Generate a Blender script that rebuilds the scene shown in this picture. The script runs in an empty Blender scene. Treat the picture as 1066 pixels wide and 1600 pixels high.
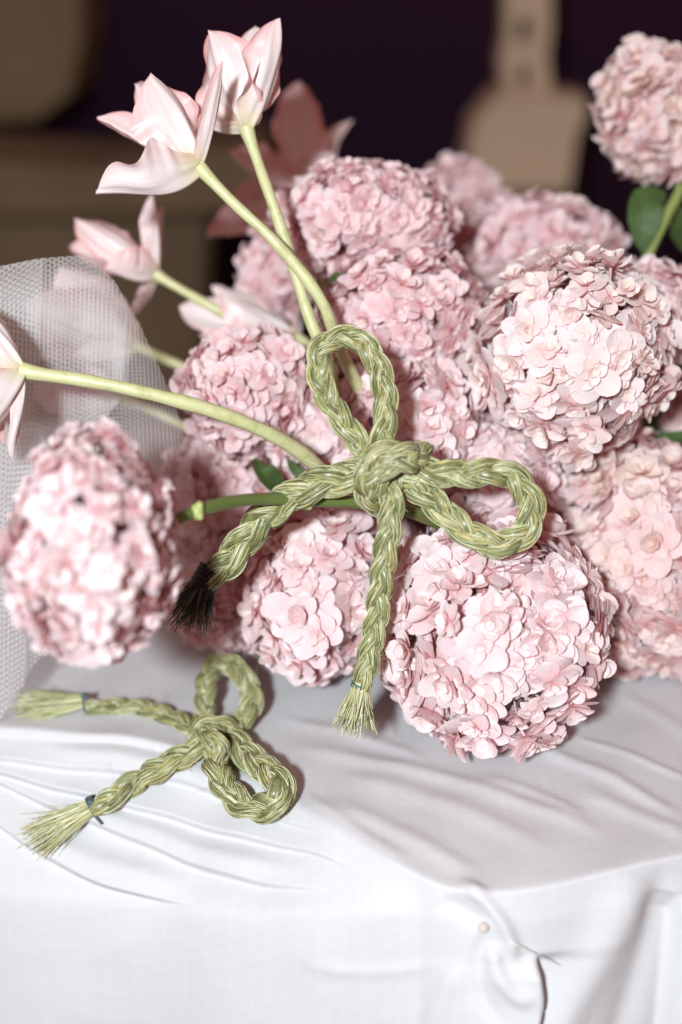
import bpy, math, random
import numpy as np
from mathutils import Vector, Matrix, Quaternion, noise

rng = np.random.default_rng(7)
random.seed(7)
scene = bpy.context.scene
COL = scene.collection

# ------------------------------------------------------------------ camera
H = 0.54                      # lens height above the table top
PITCH = math.radians(22)
F = 1600 * 50 / 36.0          # focal length in photograph pixels
CS, SN = math.cos(PITCH), math.sin(PITCH)
RIGHT = Vector((1, 0, 0)); UP = Vector((0, SN, CS)); FWD = Vector((0, CS, -SN))

cam_data = bpy.data.cameras.new('camera')
cam = bpy.data.objects.new('camera', cam_data)
COL.objects.link(cam)
cam.location = (0, 0, H)
cam.rotation_euler = (math.radians(90) - PITCH, 0, 0)
cam_data.sensor_fit = 'VERTICAL'
cam_data.sensor_height = 36
cam_data.sensor_width = 24
cam_data.lens = 50
cam_data.clip_start = 0.02
cam_data.clip_end = 60
cam_data.dof.use_dof = True
cam_data.dof.focus_distance = 0.955
cam_data.dof.aperture_fstop = 1.9
scene.camera = cam

# ------------------------------------------------------------------ light
world = bpy.data.worlds.new('World')
scene.world = world
world.use_nodes = True
bg = world.node_tree.nodes['Background']
bg.inputs[0].default_value = (1.0, 0.53, 0.47, 1)      # warm dim room light
bg.inputs[1].default_value = 0.29

fl = bpy.data.lights.new('camera_flash', 'AREA')
fl.shape = 'DISK'
fl.size = 0.13
fl.energy = 46.5
fl.color = (0.88, 0.955, 1.0)
flash = bpy.data.objects.new('camera_flash', fl)
COL.objects.link(flash)
flash.location = (-0.31, -0.68, H + 0.38)
flash.rotation_euler = (Vector((0.03, 0.95, 0.15)) - flash.location).to_track_quat('-Z', 'Y').to_euler()

scene.view_settings.view_transform = 'Standard'
scene.view_settings.look = 'None'
scene.view_settings.gamma = 1
scene.view_settings.exposure = 0
scene.cycles.use_denoising = True
scene.cycles.max_bounces = 10
scene.cycles.transparent_max_bounces = 24
scene.cycles.diffuse_bounces = 5

# ------------------------------------------------------------------ helpers
def P(px, py, d):
    """photograph pixel at camera-axis depth d (m) -> world"""
    xc = (px - 533) / F * d
    yc = (800 - py) / F * d
    return Vector((xc, d * CS + yc * SN, H - d * SN + yc * CS))

def on_plane(px, py, z=0.0):
    yc = (800 - py) / F
    d = (z - H) / (-SN + yc * CS)
    return P(px, py, d)

def project(V):
    """N,3 world -> N,2 photograph pixels"""
    q = V - np.array([0, 0, H])
    d = q[:, 1] * CS - q[:, 2] * SN
    u = q[:, 1] * SN + q[:, 2] * CS
    return np.stack([533 + F * q[:, 0] / d, 800 - F * u / d], 1)

def mesh_np(name, V, Fq, uv=None, tone=None, smooth=True):
    V = np.asarray(V, dtype=np.float32); Fq = np.asarray(Fq, dtype=np.int32)
    me = bpy.data.meshes.new(name)
    n = Fq.shape[1]
    me.vertices.add(len(V)); me.vertices.foreach_set('co', V.ravel())
    me.loops.add(Fq.size); me.loops.foreach_set('vertex_index', Fq.ravel())
    me.polygons.add(len(Fq))
    me.polygons.foreach_set('loop_start', np.arange(0, Fq.size, n, dtype=np.int32))
    me.update(calc_edges=True)
    me.validate()
    if smooth:
        me.polygons.foreach_set('use_smooth', np.ones(len(me.polygons), dtype=bool))
    if tone is not None:
        at = me.attributes.new('tone', 'FLOAT_COLOR', 'POINT')
        T = np.ones((len(V), 4), np.float32); T[:, :tone.shape[1]] = tone
        at.data.foreach_set('color', T.ravel())
    if uv is not None:
        l = me.uv_layers.new(name='UVMap')
        idx = np.zeros(len(me.loops), np.int32); me.loops.foreach_get('vertex_index', idx)
        l.data.foreach_set('uv', np.asarray(uv, np.float32)[idx].ravel())
    return me

def link(name, me, mat=None, parent=None):
    o = bpy.data.objects.new(name, me)
    COL.objects.link(o)
    if mat is not None and me is not None and not me.materials:
        me.materials.append(mat)
    if parent is not None:
        o.parent = parent
        o.matrix_parent_inverse = Matrix.Translation(parent.location).inverted()
    return o

def empty(name, loc, label, cat, group=None):
    o = bpy.data.objects.new(name, None)
    o.empty_display_size = 0.02
    COL.objects.link(o)
    o.location = loc
    o['label'] = label; o['category'] = cat
    if group: o['group'] = group
    return o

def tag(o, label, cat, group=None, kind=None):
    o['label'] = label; o['category'] = cat
    if group: o['group'] = group
    if kind: o['kind'] = kind

def grid_faces(nr, nc, wrap=False):
    r = np.arange(nr - 1)[:, None]; c = np.arange(nc if wrap else nc - 1)[None, :]
    c2 = (c + 1) % nc
    a = r * nc + c; b = r * nc + c2; d = (r + 1) * nc + c2; e = (r + 1) * nc + c
    return np.stack([a, b, d, e], -1).reshape(-1, 4)

def spline(pts, n):
    """Catmull-Rom through pts (any dimension), n samples at even arclength"""
    p = np.array([list(q) for q in pts], float)
    p = np.vstack([2 * p[0] - p[1], p, 2 * p[-1] - p[-2]])
    out = []
    for i in range(1, len(p) - 2):
        t = np.linspace(0, 1, 40, endpoint=False)[:, None]
        a, b, c, d = p[i - 1], p[i], p[i + 1], p[i + 2]
        out.append(0.5 * (2 * b + (c - a) * t + (2 * a - 5 * b + 4 * c - d) * t ** 2 + (3 * b - a - 3 * c + d) * t ** 3))
    out.append(p[-2][None])
    q = np.vstack(out)
    s = np.concatenate([[0], np.cumsum(np.linalg.norm(np.diff(q[:, :3], axis=0), axis=1))])
    ss = np.linspace(0, s[-1], n)
    return np.stack([np.interp(ss, s, q[:, k]) for k in range(q.shape[1])], 1), ss

def frames(C, ref):
    """tangent, normal (near ref), binormal along C"""
    T = np.gradient(C, axis=0); T /= np.linalg.norm(T, axis=1)[:, None] + 1e-12
    N = np.zeros_like(C); n = np.array(ref, float)
    for i in range(len(C)):
        n = n - T[i] * np.dot(n, T[i])
        l = np.linalg.norm(n)
        n = n / l if l > 1e-9 else np.array([0, 0, 1.0])
        N[i] = n
    return T, N, np.cross(T, N)

def tube(C, R, sides=10, ref=(0.13, 0.2, 1)):
    C = np.asarray(C, float); n = len(C)
    T, N, B = frames(C, ref)
    R = np.broadcast_to(np.asarray(R, float), (n,))
    a = np.linspace(0, 2 * np.pi, sides, endpoint=False)
    V = C[:, None] + R[:, None, None] * (np.cos(a)[None, :, None] * N[:, None] + np.sin(a)[None, :, None] * B[:, None])
    uv = np.stack(np.broadcast_arrays(a[None, :] / (2 * np.pi), np.linspace(0, 1, n)[:, None]), -1).reshape(-1, 2)
    return V.reshape(-1, 3), grid_faces(n, sides, True), uv

class Bag:
    def __init__(s): s.V = []; s.F = []; s.T = []; s.U = []; s.n = 0
    def add(s, V, Fq, T=None, U=None):
        s.V.append(V); s.F.append(Fq + s.n); s.n += len(V)
        s.T.append(np.zeros((len(V), 3)) if T is None else T)
        s.U.append(np.zeros((len(V), 2)) if U is None else U)
    def mesh(s, name, smooth=True):
        return mesh_np(name, np.vstack(s.V), np.vstack(s.F), np.vstack(s.U), np.vstack(s.T), smooth)

# ------------------------------------------------------------------ materials
class NT:
    def __init__(s, name):
        s.m = bpy.data.materials.new(name); s.m.use_nodes = True
        s.t = s.m.node_tree; s.t.nodes.clear()
        s.out = s.n('ShaderNodeOutputMaterial')
    def n(s, typ, **kw):
        x = s.t.nodes.new(typ)
        for k, v in kw.items(): setattr(x, k, v)
        return x
    def l(s, a, b): s.t.links.new(a, b)
    def val(s, sock, v):
        if hasattr(v, 'is_linked') or hasattr(v, 'links'): s.l(v, sock)
        else: sock.default_value = v
    def math(s, op, a, b=0.0, c=None):
        x = s.n('ShaderNodeMath', operation=op); s.val(x.inputs[0], a); s.val(x.inputs[1], b)
        if c is not None: s.val(x.inputs[2], c)
        return x.outputs[0]
    def mix(s, f, a, b, mode='MIX'):
        x = s.n('ShaderNodeMix', data_type='RGBA', blend_type=mode)
        s.val(x.inputs[0], f)
        s.val(x.inputs[6], a if not isinstance(a, tuple) else (*a[:3], 1))
        s.val(x.inputs[7], b if not isinstance(b, tuple) else (*b[:3], 1))
        return x.outputs[2]
    def ramp(s, f, stops):
        x = s.n('ShaderNodeValToRGB'); e = x.color_ramp.elements
        while len(e) < len(stops): e.new(0.5)
        for i, (p, c) in enumerate(stops):
            e[i].position = p; e[i].color = (*c[:3], 1) if isinstance(c, tuple) else (c, c, c, 1)
        s.val(x.inputs[0], f)
        return x.outputs[0]
    def noise(s, vec, scale, detail=3, rough=0.55):
        x = s.n('ShaderNodeTexNoise'); x.inputs['Scale'].default_value = scale
        x.inputs['Detail'].default_value = detail; x.inputs['Roughness'].default_value = rough
        if vec is not None: s.l(vec, x.inputs['Vector'])
        return x.outputs[0]
    def mapped(s, vec, scale):
        x = s.n('ShaderNodeMapping'); s.l(vec, x.inputs[0]); x.inputs['Scale'].default_value = scale
        return x.outputs[0]
    def bump(s, h, strength, dist):
        x = s.n('ShaderNodeBump'); x.inputs['Strength'].default_value = strength
        x.inputs['Distance'].default_value = dist; s.l(h, x.inputs['Height'])
        return x.outputs[0]
    def leafy(s, col, trans_col, trans, rough, nrm=None, spec=0.3):
        p = s.n('ShaderNodeBsdfPrincipled')
        s.val(p.inputs['Base Color'], col if not isinstance(col, tuple) else (*col, 1)); p.inputs['Roughness'].default_value = rough
        p.inputs['Specular IOR Level'].default_value = spec
        t = s.n('ShaderNodeBsdfTranslucent'); s.val(t.inputs[0], trans_col if not isinstance(trans_col, tuple) else (*trans_col, 1))
        if nrm is not None: s.l(nrm, p.inputs['Normal']); s.l(nrm, t.inputs['Normal'])
        m = s.n('ShaderNodeMixShader'); m.inputs[0].default_value = trans
        s.l(p.outputs[0], m.inputs[1]); s.l(t.outputs[0], m.inputs[2])
        s.l(m.outputs[0], s.out.inputs[0])
        return s.m

def mat_floret(name, inner, mid, outer):
    throat = tuple(a * b for a, b in zip(outer, (.97, .66, .67))); rim = tuple(min(.93, x * 1.05) for x in mid)
    n = NT(name)
    at = n.n('ShaderNodeAttribute', attribute_name='tone')
    sep = n.n('ShaderNodeSeparateColor'); n.l(at.outputs[0], sep.inputs[0])
    v, rnd, wh = sep.outputs
    oi = n.n('ShaderNodeObjectInfo').outputs['Random']
    tc = n.n('ShaderNodeTexCoord')
    nz = n.noise(tc.outputs['Object'], 7, 3)
    f = n.math('ADD', v, n.math('MULTIPLY', n.math('SUBTRACT', nz, 0.5), 0.35))
    c = n.ramp(f, [(0.05, throat), (0.40, outer), (0.70, mid), (1.0, rim)])
    k = n.math('MULTIPLY_ADD', rnd, 0.28, n.math('MULTIPLY', n.math('POWER', oi, 2.0), 0.5))
    c = n.mix(k, c, outer)
    c = n.mix(n.math('MULTIPLY', n.math('POWER', wh, 1.6), 0.75), c, inner)
    c = n.mix(n.math('MULTIPLY', n.math('GREATER_THAN', oi, 0.86), 0.55), c, inner)      # younger, creamier florets
    # fine veins run along each sepal
    uv = n.n('ShaderNodeUVMap').outputs[0]
    vein = n.noise(n.mapped(uv, (26, 3.5, 1)), 1.0, 2)
    c = n.mix(n.math('MULTIPLY', n.math('SUBTRACT', vein, 0.40), 1.1), c, n.mix(1.0, c, (0.93, 0.72, 0.75), 'MULTIPLY'))
    b = n.bump(vein, 0.25, 0.02)
    tr = n.mix(1.0, c, (1.0, 0.30, 0.32), 'MULTIPLY')
    return n.leafy(c, tr, 0.25, 0.6, b, 0.22)

def mat_tulip(name, base, mid, edge):
    n = NT(name)
    at = n.n('ShaderNodeAttribute', attribute_name='tone')
    sep = n.n('ShaderNodeSeparateColor'); n.l(at.outputs[0], sep.inputs[0])
    v, u, rnd = sep.outputs                       # along, |across|, random per petal
    uv = n.n('ShaderNodeUVMap').outputs[0]
    st = n.noise(n.mapped(uv, (13, 0.9, 1)), 1.0, 5, .65)
    bl = n.noise(n.mapped(uv, (2.2, 2.2, 1)), 1.0, 2)
    c = n.ramp(v, [(0.0, base), (0.16, (0.82, 0.78, 0.62)), (0.32, mid), (1.0, mid)])
    e = n.math('ADD', n.math('MULTIPLY', n.math('POWER', u, 3.0), 0.95), n.math('MULTIPLY', n.math('POWER', v, 3.0), 0.45))
    e = n.math('MULTIPLY', e, n.math('MULTIPLY_ADD', st, 0.9, n.math('MULTIPLY', bl, 0.9)))
    e = n.math('MINIMUM', n.math('MULTIPLY', e, n.math('MULTIPLY_ADD', rnd, 0.6, 0.40)), 1.0)
    c = n.mix(e, c, edge)
    c = n.mix(n.math('MULTIPLY', n.ramp(st, [(0.45, 0.0), (0.7, 1.0)]), 0.34), c, n.mix(1.0, c, (0.86, 0.62, 0.6), 'MULTIPLY'))
    b = n.bump(st, 0.22, 0.003)
    tr = n.mix(1.0, c, (1.0, 0.68, 0.62), 'MULTIPLY')
    return n.leafy(c, tr, 0.18, 0.36, b, 0.42)

def mat_stem(name, a, b_, c_):
    n = NT(name)
    uv = n.n('ShaderNodeUVMap').outputs[0]
    st = n.noise(n.mapped(uv, (18, 5, 1)), 1.0, 4)
    bl = n.noise(n.mapped(uv, (2, 7, 1)), 1.0, 3)
    c = n.mix(st, a, b_)
    c = n.mix(n.ramp(bl, [(0.5, 0.0), (0.78, 0.8)]), c, c_)
    return n.leafy(c, c, 0.12, 0.36, n.bump(st, 0.35, 0.0012), 0.45)

def mat_leaf(name):
    n = NT(name)
    uv = n.n('ShaderNodeUVMap').outputs[0]
    w = n.noise(n.mapped(uv, (14, 6, 1)), 1.0, 3)
    c = n.mix(w, (0.03, 0.075, 0.025), (0.12, 0.2, 0.06))
    return n.leafy(c, (0.15, 0.3, 0.05), 0.2, 0.42, n.bump(w, 0.5, 0.003), 0.4)

def mat_fibre(name, dark=False):
    n = NT(name)
    at = n.n('ShaderNodeAttribute', attribute_name='tone')
    sep = n.n('ShaderNodeSeparateColor'); n.l(at.outputs[0], sep.inputs[0])
    r, v, _ = sep.outputs
    tc = n.n('ShaderNodeTexCoord')
    nz = n.noise(tc.outputs['Object'], 160, 3)
    f = n.math('ADD', r, n.math('MULTIPLY', n.math('SUBTRACT', nz, 0.5), 0.35))
    if dark:
        c = n.ramp(f, [(0.0, (0.008, 0.010, 0.010)), (0.6, (0.03, 0.035, 0.02)), (1.0, (0.16, 0.16, 0.06))])
    else:
        c = n.ramp(f, [(0.0, (0.10, 0.105, 0.04)), (0.3, (0.34, 0.36, 0.155)), (0.6, (0.54, 0.555, 0.29)), (0.88, (0.76, 0.76, 0.55)), (0.94, (0.56, 0.46, 0.15)), (1.0, (0.62, 0.50, 0.18))])
    p = n.n('ShaderNodeBsdfPrincipled'); n.l(c, p.inputs['Base Color'])
    p.inputs['Roughness'].default_value = 0.34
    p.inputs['Specular IOR Level'].default_value = 0.6
    n.l(p.outputs[0], n.out.inputs[0])
    return n.m

def mat_plain(name, col, rough=0.6, var=0.25, scale=60, metallic=0.0, spec=0.4, bump=0.2):
    n = NT(name)
    tc = n.n('ShaderNodeTexCoord')
    nz = n.noise(tc.outputs['Object'], scale, 4)
    c = n.mix(nz, tuple(x * (1 - var) for x in col), tuple(min(1, x * (1 + var)) for x in col))
    p = n.n('ShaderNodeBsdfPrincipled'); n.l(c, p.inputs['Base Color'])
    p.inputs['Roughness'].default_value = rough; p.inputs['Metallic'].default_value = metallic
    p.inputs['Specular IOR Level'].default_value = spec
    if bump: n.l(n.bump(nz, bump, 0.002), p.inputs['Normal'])
    n.l(p.outputs[0], n.out.inputs[0])
    return n.m

def mat_cloth():
    n = NT('white_cotton')
    tc = n.n('ShaderNodeTexCoord')
    o = tc.outputs['Object']
    uv = n.n('ShaderNodeUVMap').outputs[0]
    wx = n.n('ShaderNodeTexWave', wave_type='BANDS', bands_direction='X'); wx.inputs['Scale'].default_value = 260; wx.inputs['Distortion'].default_value = 1.5
    wy = n.n('ShaderNodeTexWave', wave_type='BANDS', bands_direction='Y'); wy.inputs['Scale'].default_value = 260; wy.inputs['Distortion'].default_value = 1.5
    n.l(uv, wx.inputs[0]); n.l(uv, wy.inputs[0])
    weave = n.math('ADD', wx.outputs['Fac'], wy.outputs['Fac'])
    slub = n.noise(n.mapped(uv, (8, 240, 1)), 1.0, 3)
    slub2 = n.noise(n.mapped(uv, (240, 8, 1)), 1.0, 3)
    cr = n.noise(o, 24, 5, 0.6)
    h = n.math('ADD', n.math('MULTIPLY', weave, 0.15), n.math('ADD', n.math('MULTIPLY', slub, 0.6), n.math('MULTIPLY', slub2, 0.6)))
    b1 = n.bump(h, 0.22, 0.0006)
    b2 = n.n('ShaderNodeBump'); b2.inputs['Strength'].default_value = 0.25; b2.inputs['Distance'].default_value = 0.004
    n.l(cr, b2.inputs['Height']); n.l(b1, b2.inputs['Normal'])
    c = n.mix(n.math('MULTIPLY', n.math('ADD', slub, slub2), 0.5), (0.58, 0.585, 0.595), (0.68, 0.685, 0.695))
    p = n.n('ShaderNodeBsdfPrincipled'); n.l(c, p.inputs['Base Color'])
    p.inputs['Roughness'].default_value = 0.85; p.inputs['Specular IOR Level'].default_value = 0.15
    p.inputs['Sheen Weight'].default_value = 0.08
    n.l(b2.outputs[0], p.inputs['Normal'])
    n.l(p.outputs[0], n.out.inputs[0])
    return n.m

def mat_tulle():
    n = NT('white_tulle_net')
    uv = n.n('ShaderNodeUVMap').outputs[0]              # UV in metres along the net
    sx = n.n('ShaderNodeSeparateXYZ'); n.l(uv, sx.inputs[0])
    k = 2 * math.pi / 0.0031
    tot = None
    for a in (0, 120, 240):
        ca, sa = math.cos(math.radians(a)) * k, math.sin(math.radians(a)) * k
        t = n.math('COSINE', n.math('ADD', n.math('MULTIPLY', sx.outputs[0], ca), n.math('MULTIPLY', sx.outputs[1], sa)))
        tot = t if tot is None else n.math('ADD', tot, t)
    hole = n.ramp(n.math('MULTIPLY_ADD', tot, 0.2, 0.35), [(0.15, 0.0), (0.21, 1.0)])
    d = n.n('ShaderNodeBsdfDiffuse'); d.inputs[0].default_value = (0.90, 0.89, 0.885, 1)
    t = n.n('ShaderNodeBsdfTranslucent'); t.inputs[0].default_value = (0.90, 0.88, 0.87, 1)
    m1 = n.n('ShaderNodeMixShader'); m1.inputs[0].default_value = 0.4
    n.l(d.outputs[0], m1.inputs[1]); n.l(t.outputs[0], m1.inputs[2])
    tp = n.n('ShaderNodeBsdfTransparent')
    m2 = n.n('ShaderNodeMixShader'); n.l(n.math('MULTIPLY_ADD', hole, 0.60, 0.30), m2.inputs[0])
    n.l(m1.outputs[0], m2.inputs[1]); n.l(tp.outputs[0], m2.inputs[2])
    n.l(m2.outputs[0], n.out.inputs[0])
    return n.m

PINK = mat_floret('pale_pink_sepals', (0.94, 0.91, 0.88), (0.93, 0.87, 0.875), (0.91, 0.755, 0.765))
ROSE = mat_floret('rose_pink_sepals', (0.92, 0.86, 0.83), (0.92, 0.81, 0.82), (0.88, 0.66, 0.68))
BLUSH = mat_floret('creamy_blush_sepals', (0.93, 0.91, 0.81), (0.93, 0.89, 0.875), (0.91, 0.81, 0.80))
PEACH = mat_floret('peach_pink_sepals', (0.92, 0.88, 0.75), (0.91, 0.82, 0.81), (0.88, 0.70, 0.69))
TULIP = mat_tulip('blush_tulip_petal', (0.68, 0.68, 0.36), (0.87, 0.83, 0.81), (0.80, 0.43, 0.42))
TULIPD = mat_tulip('coral_tulip_petal', (0.68, 0.64, 0.40), (0.88, 0.79, 0.77), (0.80, 0.40, 0.39))
TSTEM = mat_stem('pale_green_stem', (0.58, 0.60, 0.27), (0.74, 0.73, 0.44), (0.40, 0.45, 0.15))
HSTEM = mat_stem('green_woody_stem', (0.09, 0.15, 0.035), (0.19, 0.25, 0.07), (0.16, 0.09, 0.04))
NODE = mat_plain('pale_green_node', (0.42, 0.48, 0.17), 0.5)
LEAF = mat_leaf('dark_green_leaf')
FIB = mat_fibre('sweet_grass_fibre')
FIBD = mat_fibre('blackened_grass_fibre', True)
TEAL = mat_plain('teal_thread', (0.085, 0.125, 0.14), 0.55, 0.4, 900)
BLACK = mat_plain('black_thread', (0.012, 0.012, 0.016), 0.5, 0.4, 900)
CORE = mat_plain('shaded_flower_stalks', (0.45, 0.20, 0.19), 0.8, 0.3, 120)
CLOTH = mat_cloth()
TULLE = mat_tulle()
PEARL = mat_plain('pearl', (0.62, 0.58, 0.51), 0.12, 0.04, 300, 0.0, 0.6, 0)
STEEL = mat_plain('pin_steel', (0.72, 0.70, 0.68), 0.45, 0.1, 300, 0.4, 0.5, 0)

# ------------------------------------------------------------------ setting
WALL = mat_plain('aubergine_wall', (0.026, 0.005, 0.024), 0.9, 0.3, 1.2, bump=0)
TAN = mat_plain('tan_plaster', (0.58, 0.45, 0.31), 0.85, 0.22, 5)
BROWN = mat_plain('brown_wood', (0.165, 0.115, 0.062), 0.8, 0.75, 2.0)
FLOORM = mat_plain('dark_floorboards', (0.10, 0.07, 0.05), 0.7, 0.4, 3)

def box_mesh(name, x0, x1, y0, y1, z0, z1):
    V = np.array([(x, y, z) for x in (x0, x1) for y in (y0, y1) for z in (z0, z1)])
    Fq = np.array([(0, 1, 3, 2), (4, 6, 7, 5), (0, 4, 5, 1), (2, 3, 7, 6), (0, 2, 6, 4), (1, 5, 7, 3)])
    return mesh_np(name, V, Fq, smooth=False)

def prism(name, pts, depth, y_front):
    """outline in x,z extruded along +y, with bevelled rim"""
    me = bpy.data.meshes.new(name)
    n = len(pts)
    c = np.mean(pts, 0)
    ring = []
    for sc_, y in ((0.96, y_front), (1.0, y_front + 0.02), (1.0, y_front + depth)):
        ring += [(c[0] + (x - c[0]) * sc_, y, c[1] + (z - c[1]) * sc_) for x, z in pts]
    faces = [tuple(range(n))[::-1], tuple(range(2 * n, 3 * n))]
    for k in range(2):
        for i in range(n):
            j = (i + 1) % n
            faces.append((k * n + i, k * n + j, (k + 1) * n + j, (k + 1) * n + i))
    me.from_pydata(ring, [], faces); me.update()
    return me

FLOOR_Z = -0.75
BY = 3.6
w = link('wall', box_mesh('wall', -4, 4, BY, BY + 0.1, FLOOR_Z, 2.2), WALL); w['kind'] = 'structure'
w = link('floor', box_mesh('floor', -4, 4, -1.0, BY, FLOOR_Z - 0.05, FLOOR_Z), FLOORM); w['kind'] = 'structure'

def bgpt(px, py, Y):
    yc = (800 - py) / F
    d = Y / (CS + yc * SN)
    p = P(px, py, d)
    return (p.x, p.z)

post = empty('carved_post', (bgpt(826, 250, 2.9)[0], 2.95, FLOOR_Z), 'blurred tan carved post widening to a slab against the dark wall', 'post')
YB = 2.9
link('shaft', prism('shaft', [bgpt(x, y, YB) for x, y in ((790, -60), (862, -60), (864, 40), (858, 90), (864, 150), (788, 150), (782, 100), (790, 50))], 0.09, YB), TAN, post)
for (x, y, r) in ((818, 45, 9), (818, 118, 8)):
    c = bgpt(x, y, YB)
    rr = r / F * 3.0
    pts = [(c[0] + rr * math.cos(a) * 0.9, c[1] + rr * 1.9 * math.sin(a)) for a in np.linspace(0, 2 * math.pi, 12, endpoint=False)]
    link('slot', prism('slot', pts, 0.03, YB - 0.012), WALL, post)
link('slab', prism('slab', [bgpt(x, y, YB - .05) for x, y in ((780, 146), (915, 150), (922, 172), (905, 215), (893, 300), (740, 300), (728, 250), (740, 195))], 0.16, YB - 0.05), TAN, post)
link('base', prism('base', [bgpt(x, y, YB - .03) for x, y in ((738, 298), (895, 298), (895, 900), (738, 900))], 0.12, YB - 0.03), BROWN, post)

cab = empty('brown_cabinet', (bgpt(60, 100, 3.2)[0], 3.2, FLOOR_Z), 'blurred brown wooden cabinet hanging over the ledge in the dim room', 'cabinet')
link('door', prism('door', [bgpt(x, y, 3.2) for x, y in ((-160, -90), (126, -90), (130, 60), (112, 150), (60, 190), (-160, 200))], 0.3, 3.2), BROWN, cab)
led = empty('brown_ledge', (bgpt(200, 400, 2.8)[0], 2.8, FLOOR_Z), 'blurred long brown ledge low in the dim room behind the tulips', 'ledge')
link('top', prism('top', [bgpt(x, y, 2.7) for x, y in ((-250, 232), (150, 262), (300, 235), (415, 225), (420, 330), (-250, 345))], 0.35, 2.7), BROWN, led)
link('front', prism('front', [bgpt(x, y, 2.8) for x, y in ((-250, 340), (330, 330), (300, 900), (-250, 900))], 0.2, 2.8), BROWN, led)

# ------------------------------------------------------------------ tablecloth
top_pts = [(-250, 1105), (0, 1142), (150, 1156), (300, 1182), (400, 1222), (480, 1268), (570, 1322), (660, 1372), (720, 1392), (790, 1396), (900, 1376), (1066, 1335), (1300, 1265)]
low_pts = [(-250, 1362, -.10), (0, 1394, -.088), (250, 1416, -.072), (450, 1430, -.048), (570, 1428, -.03), (660, 1424, -.022), (760, 1432, -.022), (900, 1414, -.022), (1066, 1376, -.022), (1300, 1310, -.022)]
tp = np.array([on_plane(x, y) for x, y in top_pts])
lp = np.array([on_plane(x, y, z) for x, y, z in low_pts])
XS = np.linspace(-0.46, 0.42, 440)
def sm(a, k):
    ker = np.hanning(k + 2)[1:-1]; ker /= ker.sum()
    return np.convolve(np.pad(a, (k // 2, k - 1 - k // 2), mode='edge'), ker, 'valid')
TY = sm(np.interp(XS, tp[:, 0], tp[:, 1]), 41)
LY = sm(np.interp(XS, lp[:, 0], lp[:, 1]), 41)
LZ = sm(np.interp(XS, lp[:, 0], lp[:, 2]), 41)
LY = np.minimum(LY, TY - 0.006)
back = 1.62
rowsY, rowsZ = [], []
for t in np.linspace(0, 1, 230, endpoint=False):
    k = 1 - (1 - t) ** 1.6
    rowsY.append(back + (TY - back) * k); rowsZ.append(TY * 0)
for t in np.linspace(0, 1, 90, endpoint=False):
    rowsY.append(TY + (LY - TY) * t); rowsZ.append(LZ * t)
for t in np.linspace(0, 1, 130):
    k = t ** 1.7
    rowsY.append(LY - 0.030 * k * 2.2 * (1 - 0.4 * k)); rowsZ.append(LZ - 0.62 * k)
GY = np.array(rowsY); GZ = np.array(rowsZ)
for j in range(GY.shape[1]):
    GY[:, j] = np.concatenate([GY[:16, j], sm(GY[:, j], 33)[16:-16], GY[-16:, j]])
    GZ[:, j] = np.concatenate([GZ[:16, j], sm(GZ[:, j], 33)[16:-16], GZ[-16:, j]])
GX = np.broadcast_to(XS, GY.shape)
NR, NC = GY.shape
def grid_normals(X, Y, Z):
    Q = np.stack([X, Y, Z], -1)
    a = np.gradient(Q, axis=1); b = np.gradient(Q, axis=0)
    n = np.cross(b, a)
    n /= np.linalg.norm(n, axis=-1)[..., None] + 1e-12
    return Q, n
Q, NRM = grid_normals(GX, GY, GZ)
if NRM[20, 200, 2] < 0: NRM = -NRM
px = project(Q.reshape(-1, 3))

def poly_dist(p, poly):
    """signed distance (px) and fraction along polyline"""
    poly = spline([(x, y, 0) for x, y in poly], 24)[0][:, :2]
    best = np.full(len(p), 1e9); sg = np.zeros(len(p)); fr = np.zeros(len(p))
    m = len(poly) - 1
    for i in range(m):
        a, b = poly[i], poly[i + 1]; ab = b - a; L = np.hypot(*ab)
        t = np.clip(((p - a) @ ab) / (L * L), 0, 1)
        q = p - (a + t[:, None] * ab)
        d = np.hypot(q[:, 0], q[:, 1])
        s = np.sign(ab[0] * q[:, 1] - ab[1] * q[:, 0])
        k = d < best
        best[k] = d[k]; sg[k] = s[k]; fr[k] = (i + t[k]) / m
    return best, sg, fr
disp = np.zeros(len(px))
def tuck(poly, A, w0=4, wd=26, fade=0.12, f1=None):
    d, s, f = poly_dist(px, poly)
    e = np.clip(f / fade, 0, 1) * np.clip((1 - f) / (f1 or fade), 0, 1)
    # the far side laps over the near side: a lip, then a fall away
    disp[:] += A * e * (-s) * np.tanh(d / w0) * np.exp(-d / wd)
def ridge(poly, A, wd, fade=0.2):
    d, s, f = poly_dist(px, poly)
    e = np.clip(f / fade, 0, 1) * np.clip((1 - f) / fade, 0, 1)
    disp[:] += A * e * np.exp(-(d / wd) ** 2)
# gathered pleats running to the pinned corner
tuck([(-80, 1140), (0, 1147), (177, 1160), (276, 1177), (350, 1195)], .0033, 4, 20, .02, .2)
tuck([(-80, 1178), (0, 1187), (127, 1203), (253, 1218), (344, 1243), (450, 1285), (540, 1312)], .0043, 2.5, 30, .02, .3)
tuck([(-80, 1186), (0, 1208), (147, 1248), (203, 1262), (355, 1303), (481, 1332), (560, 1362)], .0057, 2.5, 34, .02, .3)
tuck([(-80, 1190), (0, 1225), (91, 1264), (152, 1290), (284, 1344), (405, 1378), (520, 1395)], .0060, 2.5, 36, .02, .3)
tuck([(-60, 1255), (0, 1291), (66, 1334), (127, 1370), (200, 1398), (300, 1412)], .0057, 2.5, 34, .02, .35)
ridge([(80, 1240), (200, 1285), (330, 1330), (480, 1360)], .0042, 18)
ridge([(20, 1290), (150, 1345), (300, 1385)], .0042, 20)
ridge([(60, 1165), (250, 1195), (400, 1240)], .0034, 15)
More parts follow.
